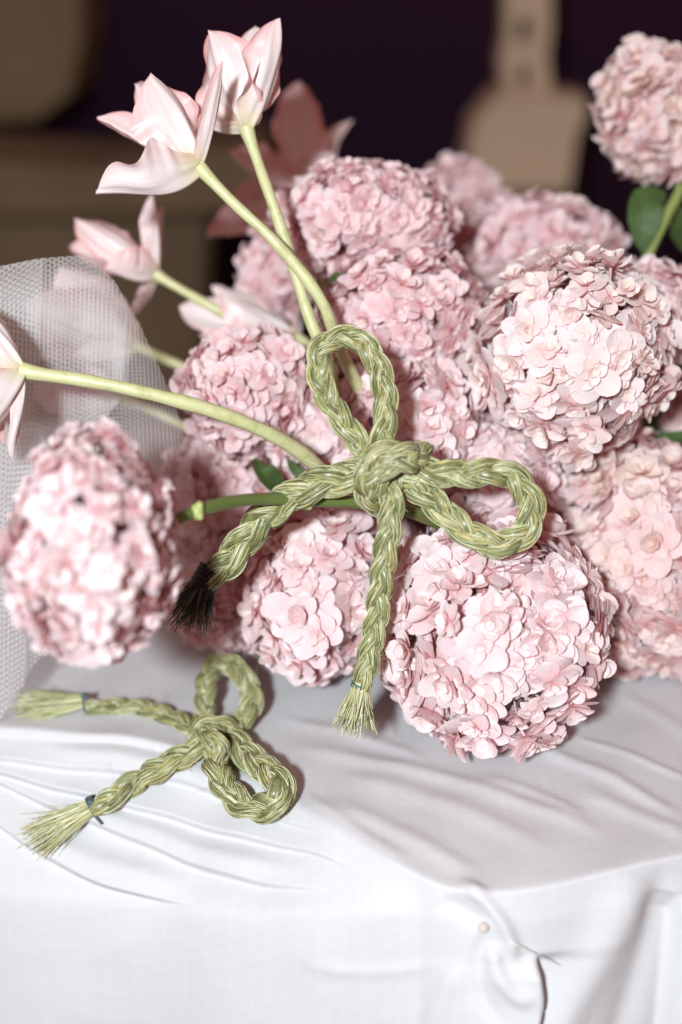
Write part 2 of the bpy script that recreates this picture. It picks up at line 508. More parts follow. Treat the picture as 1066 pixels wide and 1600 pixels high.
# slack wrinkles over the table top
for poly, A, wd in [([(450, 1165), (587, 1192), (712, 1217), (850, 1265), (960, 1310)], .0022, 11),
                    ([(520, 1210), (650, 1240), (760, 1280), (860, 1330)], .0018, 15),
                    ([(500, 1255), (600, 1290), (700, 1340), (760, 1372)], .0020, 14),
                    ([(812, 1156), (890, 1190), (962, 1219), (1075, 1282)], .0022, 9),
                    ([(887, 1150), (980, 1180), (1090, 1222)], .0014, 5),
                    ([(900, 1235), (980, 1265), (1090, 1310)], .0018, 12),
                    ([(430, 1120), (560, 1150), (680, 1190)], .0014, 8),
                    ([(740, 1210), (830, 1235), (920, 1280)], .0014, 8),
                    ([(640, 1345), (560, 1300), (470, 1240)], .0014, 10),
                    ([(0, 1090), (120, 1100), (260, 1130)], .0012, 9),
                    ([(960, 1080), (1020, 1110), (1100, 1160)], .0012, 10)]:
    ridge(poly, A, wd)
# pull folds at the pearl pin and the drop
ridge([(715, 1372), (752, 1400), (784, 1440), (800, 1478), (800, 1510)], .0045, 11)
ridge([(690, 1400), (735, 1430), (757, 1450)], -.003, 14)
ridge([(770, 1470), (775, 1510), (800, 1545), (835, 1545)], .0045, 13)
ridge([(757, 1450), (748, 1500), (752, 1550), (790, 1600)], -.0028, 12)
tuck([(838, 1492), (846, 1550), (836, 1600), (815, 1700)], -.014, 5, 40, .1, .05)
ridge([(720, 1500), (690, 1560), (660, 1640)], .0025, 16)
ridge([(1005, 1370), (965, 1450), (925, 1520), (880, 1600), (840, 1700)], .007, 34, .15)
ridge([(1040, 1350), (1020, 1470), (980, 1600), (950, 1700)], -.005, 24, .15)
tuck([(1066, 1395), (1056, 1500), (1046, 1600), (1040, 1720)], .012, 6, 40, .1, .05)
ridge([(180, 1440), (200, 1520), (150, 1640)], .003, 60)
ridge([(480, 1440), (500, 1540), (470, 1680)], .003, 50)
ridge([(470, 1500), (580, 1520), (700, 1500)], .0012, 10)
disp = disp.reshape(NR, NC)
Qd = Q + NRM * disp[..., None]
# low swell so that nothing is dead flat
Qd[..., 2] += 0.0012 * np.sin(GX * 31 + GY * 17) * np.cos(GY * 23 - GX * 9) + 0.0006 * np.sin(GX * 83 - GY * 61)
Qd[..., 1] += np.where(GZ < -0.03, 0.003 * np.sin(GX * 38 + 1.0), 0) * np.clip((-GZ - .03) / .1, 0, 1)
CV = Qd.reshape(-1, 3)
arc = np.concatenate([np.zeros((1, NC)), np.cumsum(np.linalg.norm(np.diff(Q, axis=0), axis=2), 0)])
cloth = link('tablecloth', mesh_np('tablecloth', CV, grid_faces(NR, NC), np.stack([GX, arc], -1).reshape(-1, 2)), CLOTH)
tag(cloth, 'white cotton tablecloth pulled into pleats and pinned over the table edge', 'tablecloth')
cpx = project(CV)
front_rows = np.arange(len(CV)) >= 0
def cloth_at(x, y, lift=0.0):
    """point of the cloth seen at a photograph pixel, lifted along its normal"""
    i = np.argmin((cpx[:, 0] - x) ** 2 + (cpx[:, 1] - y) ** 2)
    n = NRM.reshape(-1, 3)[i]
    return Vector(CV[i] + n * lift)

# ------------------------------------------------------------------ florets
def sepal(L, W, cup, curl, tilt, az, ruff, nu=7, nv=8, notch=0.0):
    v = .5 - .5 * np.cos(np.linspace(0, np.pi, nv)); u = np.linspace(-1, 1, nu)
    wv = np.maximum(np.sin(np.pi * v ** 1.22) ** .55, .10 * (v < .5)) * W / 2
    Vv, Uu = np.meshgrid(v, u, indexing='ij')
    x = L * Vv * (1 - 0.06 * notch * (1 - Uu ** 2) * (Vv > .97))
    y = wv[:, None] * Uu
    z = cup * L * (Uu ** 2) * np.sin(np.pi * np.clip(Vv, 0, 1)) ** .5 + curl * L * Vv ** 2 + ruff * L * np.sin(Uu * 3 + az * 7) * Vv * .6 + .25 * curl * L * np.sin(np.pi * Vv)
    ct, st = math.cos(tilt), math.sin(tilt)
    x2 = x * ct - z * st; z2 = x * st + z * ct
    ca, sa = math.cos(az), math.sin(az)
    V = np.stack([x2 * ca - y * sa, x2 * sa + y * ca, z2], -1).reshape(-1, 3)
    uv = np.stack([(Uu + 1) / 2, Vv], -1).reshape(-1, 2)
    return V, grid_faces(nv, nu), Vv.reshape(-1), uv

def floret_mesh(i, style):
    r = np.random.default_rng(100 + i)
    b = Bag()
    if style == 'open':   whorls = [(r.integers(5, 7), .54, .40, .10), (5, .44, .34, .32), (4, .30, .25, .58), (3, .16, .15, .9)]
    elif style == 'half': whorls = [(5, .53, .42, .34), (5, .44, .36, .55), (4, .30, .27, .82), (3, .17, .17, 1.05)]
    elif style == 'flat': whorls = [(r.integers(4, 6), .56, .46, .0), (4, .45, .40, .20), (4, .26, .24, .45), (3, .13, .14, .8)]
    else:                 whorls = [(5, .48, .44, .55), (5, .40, .38, .80), (4, .28, .28, 1.05)]
    a0 = r.uniform(0, 6.28)
    for wi, (k, L, W, tl) in enumerate(whorls):
        for j in range(k):
            az = a0 + 2 * np.pi * (j + .5 * (wi % 2)) / k + r.normal(0, .13)
            s = r.normal(1, .12)
            cup = r.normal(.03, .09) + .05 * wi
            V, Fq, vv, uv = sepal(L * s, W * s * r.normal(1, .07), cup, r.normal(-.16 if wi < 2 else -.03, .12), tl + r.normal(0, .10), az, r.normal(0, .03), notch=r.uniform(0, 1))
            V[:, 2] += .038 * wi + .034 * (j % 2) * r.uniform(.3, 1.2) + (0.02 if wi else 0)
            T = np.stack([vv, np.full_like(vv, r.uniform(0, 1)), np.full_like(vv, wi / 3.0)], 1)
            b.add(V, Fq, T, uv)
    V, Fq, uv = tube(np.array([(0, 0, -.42), (.02, .01, -.2), (0, 0, .03)]), np.array([.022, .026, .035]), 5, (1, 0, 0))
    b.add(V, Fq, np.tile([[0, 0, .6]], (len(V), 1)), uv)
    return b.mesh('floret')

STYLES = ['open', 'open', 'half', 'flat', 'open', 'half', 'flat', 'cup', 'half', 'open']
FLOR = {}
def floret_set(mat):
    if mat.name not in FLOR:
        base = [floret_mesh(i, s) for i, s in enumerate(STYLES)]
        for m in base: m.materials.append(mat)
        FLOR[mat.name] = base
    return FLOR[mat.name]

G = 'pink hydrangea heads in the bunch'
# px, py, rx, ry, depth, floret diameter (m), material, label, stem points (px,py,d) or None
HEADS = [
 dict(c=(768, 985), r=(186, 188), d=1.00, s=.0365, m=PINK, l='big pale pink hydrangea head resting on the cloth under the long hanging braid tail'),
 dict(c=(490, 920), r=(108, 140), d=1.055, s=.0350, m=PINK, l='pale pink hydrangea head just beneath the green stem, beside the hanging braid tail'),
 dict(c=(148, 857), r=(130, 188), d=.835, s=.0235, m=PINK, l='blurred pale pink hydrangea head hanging out over the cloth before the net veil'),
 dict(c=(898, 553), r=(146, 150), d=1.03, s=.0330, m=BLUSH, l='creamiest whitish pink hydrangea head of the whole bunch'),
 dict(c=(990, 868), r=(146, 182), d=1.10, s=.0350, m=PEACH, l='peach pink hydrangea head resting on the cloth behind the biggest head'),
 dict(c=(1072, 985), r=(62, 68), d=1.12, s=.0330, m=PINK, l='pink hydrangea head low on the cloth, partly cut off, against the peach head'),
 dict(c=(572, 350), r=(132, 90), d=1.115, s=.0265, m=ROSE, l='rose pink hydrangea head at the top of the bunch beside the crossing tulip stems'),
 dict(c=(632, 500), r=(122, 112), d=1.085, s=.0270, m=ROSE, l='rose pink hydrangea head behind the upright loop of the braided bow'),
 dict(c=(640, 672), r=(112, 112), d=1.06, s=.0320, m=PINK, l='pink hydrangea head directly behind the knot of the hanging braided bow'),
 dict(c=(765, 745), r=(100, 100), d=1.075, s=.0330, m=PINK, l='pink hydrangea head showing through the sideways loop of the braided bow'),
 dict(c=(385, 612), r=(98, 92), d=1.07, s=.0280, m=ROSE, l='rose pink hydrangea head above the long curved pale tulip stem, near the net veil'),
 dict(c=(478, 668), r=(74, 80), d=1.09, s=.0300, m=PINK, l='small pink hydrangea head tucked between the curved tulip stem and the upright loop'),
 dict(c=(716, 322), r=(74, 62), d=1.38, s=.0330, m=ROSE, l='far blurred rose hydrangea head in front of the tan post'),
 dict(c=(845, 398), r=(128, 78), d=1.23, s=.0330, m=ROSE, l='wide rose hydrangea head rising behind the creamy whitish head'),
 dict(c=(1024, 172), r=(88, 108), d=1.16, s=.0330, m=PEACH, l='lone pink hydrangea head held high on its own stem above the bunch'),
 dict(c=(1020, 490), r=(58, 78), d=1.09, s=.0320, m=PINK, l='pink hydrangea head peeking out from behind the creamy whitish head'),
 dict(c=(432, 430), r=(50, 70), d=1.19, s=.0260, m=ROSE, l='narrow rose hydrangea head behind the crossing of the two tulip stems'),
 dict(c=(352, 778), r=(92, 112), d=1.13, s=.0310, m=ROSE, l='shaded rose hydrangea head below the curved tulip stem, behind the green stem'),
 dict(c=(345, 940), r=(76, 70), d=1.10, s=.0300, m=ROSE, l='deeply shaded rose hydrangea head behind the black tipped braid tail'),
 dict(c=(1072, 640), r=(52, 52), d=1.17, s=.0320, m=PINK, l='pink hydrangea head in the dark gap under the creamy head, among green leaves'),
 dict(c=(585, 862), r=(84, 104), d=1.10, s=.0330, m=PINK, l='pink hydrangea head glimpsed behind the hanging tail, between the two front heads'),
 dict(c=(865, 700), r=(70, 62), d=1.12, s=.0330, m=PEACH, l='pink hydrangea head squeezed between the creamy head and the peach head'),
]
ELL = []
for h in HEADS:
    d = h['d']; C = P(*h['c'], d)
    gs = 1.0 if h['c'] in ((148, 857), (1024, 172), (768, 985), (490, 920)) else 1.06
    rx, ry = gs * h['r'][0] * d / F, gs * h['r'][1] * d / F
    rz = 0.5 * (rx + ry) if h['c'] != (148, 857) else .075
    ELL.append((C, rx, ry, rz))
def in_other(p, k, s):
    for j, (C, rx, ry, rz) in enumerate(ELL):
        if j == k: continue
        q = p - C
        if (q.dot(RIGHT) / rx) ** 2 + (q.dot(UP) / ry) ** 2 + (q.dot(FWD) / rz) ** 2 < s * s: return True
    return False

def head_stem(head, pts, r0, r1, mat=HSTEM):
    C, s = spline(pts, 40)
    R = np.linspace(r0, r1, 40) * (1 + .05 * np.sin(s * 90))
    V, Fq, uv = tube(C, R, 12)
    return link('stem', mesh_np('stem', V, Fq, uv), mat, head)

nflor = 0
for k, h in enumerate(HEADS):
    C, rx, ry, rz = ELL[k]
    hb = empty('hydrangea', C, h['l'], 'hydrangea', G)
    h['obj'] = hb
    s = h['s'] * .92; rm = (rx * ry * rz) ** (1 / 3)
    N1 = int(min(180, 1.72 * 16 * rm * rm / (s * s * 1.21) + 12))
    N2 = int(N1 * .62)
    meshes = floret_set(h['m'])
    r = np.random.default_rng(500 + k)
    tocam = (Vector((0, 0, H)) - C).normalized()
    ga = math.pi * (3 - math.sqrt(5))
    for N, fm, inner in ((N1, .90, False), (N2, .74, True)):
        rot = Quaternion((r.normal(), r.normal(), r.normal(), r.normal())).normalized()
        for i in range(N):
            z = 1 - 2 * (i + .5) / N; rr = math.sqrt(1 - z * z); th = ga * i
            u = rot @ Vector((rr * math.cos(th), rr * math.sin(th), z))
            u = (u + Vector(r.normal(0, .08, 3))).normalized()
            f = r.normal(fm, .042) - .06 * s / rm + .055 * math.sin(3.1 * u.x + 2.3 * u.y + 1.7 * k) * math.sin(3.7 * u.y - 2.9 * u.z + k)
            p = C + RIGHT * (u.x * rx * f) + UP * (u.y * ry * f) + FWD * (u.z * rz * f)
            n = (RIGHT * (u.x / rx) + UP * (u.y / ry) + FWD * (u.z / rz)).normalized()
            if n.dot(tocam) < (-.2 if inner else -0.42): continue
            if p.z < .008 + .010 * max(0, -n.z): continue
            if in_other(p, k, .74): continue
            n = (n + Vector(r.normal(0, .30, 3))).normalized()
            o = bpy.data.objects.new('floret', meshes[int(r.integers(len(meshes)))])
            COL.objects.link(o)
            q = Vector((0, 0, 1)).rotation_difference(n) @ Quaternion((0, 0, 1), r.uniform(0, 6.28))
            sc_ = s * float(np.clip(r.normal(1.04, .18), .62, 1.32))
            o.parent = hb
            o.matrix_parent_inverse = Matrix.Translation(C).inverted()
            o.matrix_basis = Matrix.LocRotScale(p, q, (sc_, sc_, sc_ * r.uniform(.8, 1.2)))
            nflor += 1
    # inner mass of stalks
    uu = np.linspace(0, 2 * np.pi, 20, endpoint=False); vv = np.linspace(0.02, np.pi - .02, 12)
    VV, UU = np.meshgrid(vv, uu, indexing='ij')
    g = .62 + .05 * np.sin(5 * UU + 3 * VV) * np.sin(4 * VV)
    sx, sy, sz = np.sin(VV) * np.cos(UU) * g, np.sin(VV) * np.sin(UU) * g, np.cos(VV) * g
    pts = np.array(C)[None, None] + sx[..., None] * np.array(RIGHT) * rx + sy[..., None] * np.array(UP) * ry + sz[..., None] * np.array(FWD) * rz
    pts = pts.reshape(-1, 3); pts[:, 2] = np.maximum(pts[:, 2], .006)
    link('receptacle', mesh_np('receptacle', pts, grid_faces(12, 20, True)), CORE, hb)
    # stems
    if k == 2:
        st = head_stem(hb, [P(150, 850, .85), P(240, 830, .85), P(285, 808, .862), P(335, 790, .885), P(400, 780, .915), P(480, 781, .94), P(560, 785, .955), P(620, 793, .965), P(680, 815, .985), P(730, 840, 1.02)], .0036, .0052)
        for (x, y, dd, q) in ((308, 799, .868, .0052), (479, 783, .934, .0058)):
            b = Bag(); c = P(x, y, dd)
            for (dx, dy, dz, sc2) in ((0, 0, 0, 1), (.0004, .0022, -.001, .6), (.0005, -.0020, -.001, .5)):
                V, Fq, uv = tube(np.array([c + RIGHT * (dx * 4) + UP * (dy * 1.5 + t * q * sc2) + FWD * dz for t in np.linspace(-1, 1, 9)]), q * sc2 * .8 * np.sqrt(np.clip(1 - np.linspace(-1, 1, 9) ** 2, .01, 1)), 10, (1, 0, 0))
                b.add(V, Fq, None, uv)
            nd = link('bud_node', b.mesh('bud_node'), NODE, st); nd.matrix_parent_inverse = Matrix.Identity(4)
    elif k == 14:
        head_stem(hb, [C, P(1062, 285, 1.16), P(1045, 330, 1.155), P(1012, 400, 1.15), P(985, 470, 1.16), P(960, 620, 1.2), Vector((.20, 1.12, .05)), Vector((.18, 1.10, .004))], .0042, .005, mat_stem('light_green_stem', (0.24, 0.33, 0.09), (0.36, 0.42, 0.14), (0.2, 0.28, 0.07)))
    else:
        gx, gy = .04 + (C.x - .04) * .55, 1.12 + (C.y - 1.12) * .3
        if C.z > .12:
            head_stem(hb, [C, C * .75 + Vector((gx, gy, C.z * .6)) * .25 + FWD * .01, Vector((gx, gy, .06)), Vector((gx, gy, .004))], .0036, .0045)

# ------------------------------------------------------------------ leaves
def leaf_mesh(pts, W, normal, bend=.15, nu=9, nv=22):
    C, s = spline(pts, nv); T, N, B = frames(C, normal)
    v = np.linspace(0, 1, nv); u = np.linspace(-1, 1, nu)
    w = np.interp(v, [0, .1, .35, .6, .85, 1], [.1, .5, 1, .95, .5, .02]) * W / 2
    V = C[:, None] + B[:, None] * (w[:, None] * u[None])[..., None] + N[:, None] * (W * bend * np.abs(u)[None] ** 1.3 * np.sin(np.pi * v)[:, None] + .02 * W * np.sin(14 * v)[:, None] * u[None])[..., None]
    uv = np.stack(np.broadcast_arrays((u[None] + 1) / 2, v[:, None]), -1).reshape(-1, 2)
    return mesh_np('leaf', V.reshape(-1, 3), grid_faces(nv, nu), uv)
for (k, pts, W) in [
    (14, [P(1040, 300, 1.15), P(1012, 315, 1.14), P(1005, 355, 1.14), P(1006, 398, 1.145)], .028),
    (14, [P(1050, 320, 1.17), P(1062, 350, 1.18), P(1085, 400, 1.2)], .03),
    (17, [P(448, 770, 1.06), P(425, 752, 1.045), P(408, 735, 1.04), P(398, 715, 1.05)], .020),
    (11, [P(492, 770, 1.04), P(475, 748, 1.035), P(462, 735, 1.035), P(448, 716, 1.04)], .009),
    (6,  [P(505, 450, 1.07), P(518, 440, 1.055), P(535, 432, 1.05), P(548, 425, 1.06)], .014),
    (19, [P(1000, 690, 1.12), P(1030, 688, 1.11), P(1066, 684, 1.10), P(1120, 676, 1.09)], .012),
    (19, [P(1010, 715, 1.13), P(1045, 712, 1.12), P(1110, 716, 1.11)], .014),
    (19, [P(1000, 640, 1.16), P(1020, 665, 1.15), P(1045, 690, 1.15)], .026),
    (19, [P(1040, 592, 1.14), P(1066, 585, 1.13), P(1100, 570, 1.13)], .02),
    (4,  [P(935, 950, 1.10), P(960, 985, 1.10), P(985, 1010, 1.10), P(1010, 1015, 1.11)], .03),
]:
    link('leaf', leaf_mesh(pts, W, tuple(-FWD + UP * .4)), LEAF, HEADS[k]['obj'])

# ------------------------------------------------------------------ tulips
def tulip_petal(base, tip, bulge, W, inner, cup=.35, ruffle=.03, twist=0.0, seed=0, tipcurl=0.0, nu=27, nv=38):
    r = np.random.default_rng(seed)
    b = np.array(base); t = np.array(tip); L = np.linalg.norm(t - b)
    inn = np.array(inner, float); ax = (t - b) / L
    inn = inn - ax * inn.dot(ax); inn /= np.linalg.norm(inn)
    v = 1 - (1 - np.linspace(0, 1, nv)) ** 1.25; u = np.linspace(-1, 1, nu)
    m = b + (t - b) * .42 - inn * L * bulge                    # belly pushed outward
    C = ((1 - v) ** 2)[:, None] * b + (2 * v * (1 - v))[:, None] * m + (v ** 2)[:, None] * t
    kink = r.normal(0, .02, 3) * L
    C = C + kink[None] * (np.clip((v - .78) / .22, 0, 1) ** 1.5)[:, None]
    C = C - inn[None] * (tipcurl * L * np.clip((v - .7) / .3, 0, 1) ** 2)[:, None]
    T = np.gradient(C, axis=0); T /= np.linalg.norm(T, axis=1)[:, None]
    Nn = inn[None] - T * (T @ inn)[:, None]; Nn /= np.linalg.norm(Nn, axis=1)[:, None]
    B = np.cross(T, Nn)
    ang = twist * v
    B, Nn = B * np.cos(ang)[:, None] + Nn * np.sin(ang)[:, None], Nn * np.cos(ang)[:, None] - B * np.sin(ang)[:, None]
    w = np.interp(v, [0, .08, .25, .5, .68, .84, .94, 1], [.30, .46, .78, 1, .98, .76, .45, .0]) * W / 2
    w = np.concatenate([w[:1], sm(w, 5)[1:-2], w[-2:]])
    ph = r.uniform(0, 6.28, 4)
    edge = 1 + .07 * np.sin(9 * v + ph[0]) + .045 * np.sin(23 * v + ph[1]) + .03 * np.sin(41 * v + ph[2])
    U = u[None] * np.ones((nv, 1)); Vv = v[:, None] * np.ones((1, nu))
    side = w[:, None] * U * (1 + (edge[:, None] - 1) * (np.abs(U) > .5) * np.sign(U + .2))
    lift = cup * W * (np.abs(U) ** 2) * (w[:, None] / (W / 2)) \
         + ruffle * W * np.sin(11 * Vv + 2.2 * U + ph[2]) * np.abs(U) ** 2 * Vv * 2 * (w[:, None] / (W / 2)) \
         + .035 * W * np.sin(6 * Vv + 3 * U + ph[3]) * Vv \
         - .07 * W * np.exp(-(U / .11) ** 2) * (1 - Vv * .5) \
         + .022 * W * np.sin(9 * U + 1.5 * np.sin(4 * Vv + ph[1])) * np.sin(np.pi * Vv) \
         + .03 * W * np.exp(-((U - .45 - .2 * Vv) / .10) ** 2) * np.sin(np.pi * Vv) - .03 * W * np.exp(-((U + .5 - .15 * Vv) / .12) ** 2) * np.sin(np.pi * Vv)
    rl = np.where(U > 0, r.uniform(-.2, 1.3), r.uniform(-.2, 1.3))
    lift = lift - W * rl * np.clip(np.abs(U) - .5, 0, 1) ** 2 * np.sin(np.pi * Vv ** 1.3) * (1 + .4 * np.sin(9 * Vv + ph[0]))
    Vx = C[:, None] + B[:, None] * side[..., None] + Nn[:, None] * lift[..., None]
    uv = np.stack([(U + 1) / 2 + r.uniform(0, 9), Vv + r.uniform(0, 9)], -1).reshape(-1, 2)
    tone = np.stack([Vv, np.abs(U), np.full_like(U, r.uniform(0, 1))], -1).reshape(-1, 3)
    return mesh_np('petal', Vx.reshape(-1, 3), grid_faces(nv, nu), uv, tone)

GT = 'blush tulips among the hydrangeas'
def tulip(label, base, d, petals, stem, mat=TULIP, r0=.0040, r1=.0046, seed=0, smat=None, axis=None):
    """petals: (tip px, tip py, tip depth offset, width px, inner (x,up,fwd), kwargs)"""
    Bp = P(*base, d)
    root = empty('tulip', Bp, label, 'tulip', GT)
    for j, pt in enumerate(petals):
        (tx, ty, dz, W, inn), kw = pt[:5], (pt[5] if len(pt) > 5 else {})
        iv = RIGHT * inn[0] + UP * inn[1] + FWD * inn[2]
        out = P(tx, ty, d + dz)
        b0 = Bp - (out - Bp).normalized() * .0025 - iv.normalized() * .0012
        link('petal', tulip_petal(b0, out, kw.get('bulge', .16), 1.15 * W * d / F, iv, kw.get('cup', .34), kw.get('ruffle', .03), kw.get('twist', 0.), seed * 37 + j, kw.get('curl', 0.)), mat, root)
    C, s = spline([Vector(Bp) * 1.0] + [P(x, y, dd) for x, y, dd in stem], 70)
    R = np.linspace(r0, r1, 70); R = R * (1 + .06 * np.sin(s * 70 + seed) + .04 * np.sin(s * 190)); R[:4] *= np.array([1.35, 1.25, 1.12, 1.05])
    V, Fq, uv = tube(C, R, 14)
    uv = uv * np.array([1, s[-1] * 14])
    link('stem', mesh_np('stem', V, Fq, uv), smat or TSTEM, root)
    return root

tulip('open blush tulip with a spread lower petal, on the long stem crossing in front', (311, 260), .975,
  [(148, 178, .045, 62, (.3, .6, -.6), dict(cup=.25, bulge=.05)),
   (206, 132, .05, 62, (-.3, -.5, -.7), dict(cup=.35, bulge=.10)),
   (234, 117, -.005, 98, (-.45, -.6, .55), dict(cup=.42, bulge=.13, twist=.15)),
   (154, 297, -.012, 104, (-.12, 1, .12), dict(cup=.60, bulge=.27, ruffle=.08, curl=.0)),
   (352, 95, -.035, 40, (-1, -.15, .5), dict(cup=.5, bulge=.06)),
   (292, 158, .06, 60, (-.6, -.4, -.6), dict(cup=.3, bulge=.1))],
  [(325, 276, .976), (370, 322, .978), (420, 368, .98), (470, 424, .985), (505, 475, .99), (520, 515, 1.0), (538, 560, 1.01), (562, 612, 1.03), (580, 680, 1.08)], r0=.0037, r1=.0048, seed=1)
tulip('upright blush tulip with a curled split tip, the topmost flower', (385, 200), 1.005,
  [(330, 50, -.012, 104, (.45, .05, 1), dict(cup=.36, bulge=.20, ruffle=.06, curl=.04, twist=.15)),
   (437, 31, -.015, 86, (-.9, .1, .55), dict(cup=.48, bulge=.20, ruffle=.04)),
   (402, 46, .035, 66, (-.3, .0, -1), dict(cup=.4, bulge=.12)),
   (362, 78, .045, 76, (.3, .0, -1), dict(cup=.4, bulge=.14)),
   (284, 160, .02, 58, (.3, 1, -.2), dict(cup=.4, bulge=.22))],
  [(389, 212, 1.005), (404, 256, 1.005), (424, 312, 1.005), (440, 358, 1.008), (454, 402, 1.01), (466, 440, 1.01), (482, 492, 1.01), (503, 545, 1.015), (520, 590, 1.03), (530, 660, 1.07)], r0=.0040, r1=.0046, seed=2)
tulip('softly blurred blush tulip lying sideways with one upright petal, beside the veil', (243, 428), 1.13,
  [(118, 342, -.01, 62, (.3, -.5, .8), dict(cup=.45, bulge=.14)),
   (113, 385, .03, 56, (-.2, .5, -.8), dict(cup=.4, bulge=.1)),
   (160, 418, -.03, 60, (-.1, 1, .4), dict(cup=.5, bulge=.2)),
   (240, 300, -.02, 34, (-1, -.1, .5), dict(cup=.6, bulge=.06)),
   (252, 322, .03, 30, (-1, -.1, -.3), dict(cup=.4, bulge=.06)),
   (205, 500, .03, 40, (-.6, .6, -.5), dict(cup=.4, bulge=.1))],
  [(262, 440, 1.13), (300, 462, 1.13), (346, 488, 1.13), (400, 520, 1.14), (440, 560, 1.17), (470, 640, 1.2)], TULIPD, .0038, .0042, 3)
tulip('deep coral blurred tulip with wide open petals behind the topmost rose head', (478, 300), 1.27,
  [(466, 134, .0, 74, (-.2, .1, -1), dict(cup=.3, bulge=.05)),
   (546, 186, .03, 48, (-.8, .1, -.7), dict(cup=.5, bulge=.08)),
   (362, 236, -.04, 74, (.1, .75, -.8), dict(cup=.35, bulge=.22)),
   (366, 302, .02, 52, (.2, .7, -.9), dict(cup=.4, bulge=.1)),
   (327, 366, -.02, 60, (.3, .6, -.9), dict(cup=.35, bulge=.12)),
   (520, 240, -.03, 60, (-.4, .5, .5), dict(cup=.4, bulge=.1))],
  [(490, 330, 1.27), (500, 400, 1.26), (510, 520, 1.25), (520, 700, 1.24)], TULIPD, .0042, .0046, 4)
tulip('blush tulip lying flat just above the rose hydrangea near the veil', (462, 528), 1.135,
  [(274, 482, .01, 58, (.1, .2, -1), dict(cup=.25, bulge=.08)),
   (312, 528, -.035, 56, (0, .9, .4), dict(cup=.35, bulge=.16)),
   (344, 458, -.015, 66, (.1, -.8, .6), dict(cup=.45, bulge=.12)),
   (326, 446, .045, 40, (.1, -.5, -.8), dict(cup=.3, bulge=.1)),
   (404, 470, .03, 50, (-.3, -.8, -.3), dict(cup=.4, bulge=.1)),
   (470, 470, .02, 40, (-.8, -.2, -.3), dict(cup=.4, bulge=.1))],
  [(475, 534, 1.135), (500, 560, 1.14), (530, 620, 1.16), (550, 720, 1.2)], TULIP, .004, .0044, 5)
tulip('pale tulip cut off by the picture edge on the long curved stem before the veil', (34, 578), .935,
  [(-70, 452, -.01, 80, (-.3, -.6, .5), dict(cup=.4, bulge=.14)),
   (-100, 560, .04, 80, (.1, -.2, -1), dict(cup=.3, bulge=.08)),
   (-50, 700, -.03, 92, (-.5, .5, .6), dict(cup=.5, bulge=.16)),
   (16, 715, -.012, 24, (-1, 0, .3), dict(cup=.5, bulge=.10)),
   (26, 690, .012, 30, (-1, .2, -.3), dict(cup=.5, bulge=.10)),
   (-110, 640, .0, 80, (.0, .9, .4), dict(cup=.4, bulge=.14))],
  [(60, 584, .935), (130, 594, .937), (220, 612, .94), (320, 638, .95), (400, 668, .965), (460, 700, .985), (505, 738, 1.01), (540, 780, 1.05)], TULIP, .0042, .0054, 6)
tulip('blurred pink tulip seen through the net veil', (212, 540), 1.15,
  [(86, 418, .0, 84, (.4, -.6, .7), dict(cup=.4, bulge=.12)),
   (40, 476, -.03, 90, (.2, .2, 1), dict(cup=.45, bulge=.14)),
   (60, 560, -.01, 76, (.0, .9, .3), dict(cup=.4, bulge=.16)),
   (150, 425, .03, 60, (-.3, -.8, -.4), dict(cup=.4, bulge=.1)),
   (90, 500, .05, 70, (.1, .1, -1), dict(cup=.3, bulge=.06)),
   (150, 590, .03, 50, (0, .9, -.4), dict(cup=.4, bulge=.12))],
  [(240, 553, 1.15), (296, 578, 1.15), (360, 610, 1.17), (420, 680, 1.2)], TULIP, .0040, .0044, 7)
tulip('shaded pink tulip low behind the net veil, under the long curved stem', (190, 622), 1.13,
  [(60, 575, .0, 60, (.1, -.6, .7), dict(cup=.4, bulge=.12)),
   (70, 640, -.01, 60, (.0, .9, .4), dict(cup=.4, bulge=.14)),
   (50, 610, .03, 64, (.1, .1, -1), dict(cup=.3, bulge=.08)),
   (130, 560, .03, 44, (-.2, -.8, -.4), dict(cup=.4, bulge=.1))],
  [(215, 632, 1.13), (280, 662, 1.13), (340, 700, 1.15), (400, 780, 1.18)], TULIPD, .0038, .0042, 8)

# ------------------------------------------------------------------ tulle veil
veil = empty('tulle_veil', on_plane(100, 1050), 'white tulle net veil draped behind the blurred hydrangea head', 'veil')
def top_y(x):
    return np.interp(x, [-150, 0, 60, 125, 150, 180, 220, 250, 280, 300], [455, 416, 404, 399, 410, 440, 510, 575, 650, 730])
def veil_sheet(name, xl, xr_top, xr_bot, dep, ybot, nr=130, nc=90, phase=0.0, uvoff=0.0, ytop=top_y):
    V = np.zeros((nr, nc, 3))
    for j in range(nc):
        fx = j / (nc - 1)
        for i in range(nr):
            fy = i / (nr - 1)
            x0 = xl + (xr_top - xl) * fx; x1 = xl + (xr_bot - xl) * fx
            y0 = ytop(x0); yb = ybot(x1)
            y = y0 + (yb - y0) * fy
            x = x0 + (x1 - x0) * fy ** .8
            # rolls over at the top, hangs in soft flutes below
            roll = .028 * math.exp(-fy * 9)
            flute = (.009 * math.sin(x * .022 + y * .004 + phase) + .0025 * math.sin(x * .06 - y * .01 + 2 + phase * 2)) * min(1, fy * 2.2)
            V[i, j] = P(x, y, dep + roll * -1 + .03 * fy + flute)
    U = np.broadcast_to((np.linspace(xl, .5 * (xr_top + xr_bot), nc) / F * dep)[None], (nr, nc))
    W_ = np.broadcast_to((np.linspace(0, 600, nr) / F * dep)[:, None], (nr, nc)) + uvoff
    me = mesh_np(name, V.reshape(-1, 3), grid_faces(nr, nc), np.stack([U + .3 * W_ * 0 + uvoff, W_], -1).reshape(-1, 2))
    return link(name, me, TULLE, veil)
veil_sheet('outer_layer', -150, 296, 318, 1.03, lambda x: np.interp(x, [-150, 20, 60, 320], [1120, 1090, 1030, 900]))
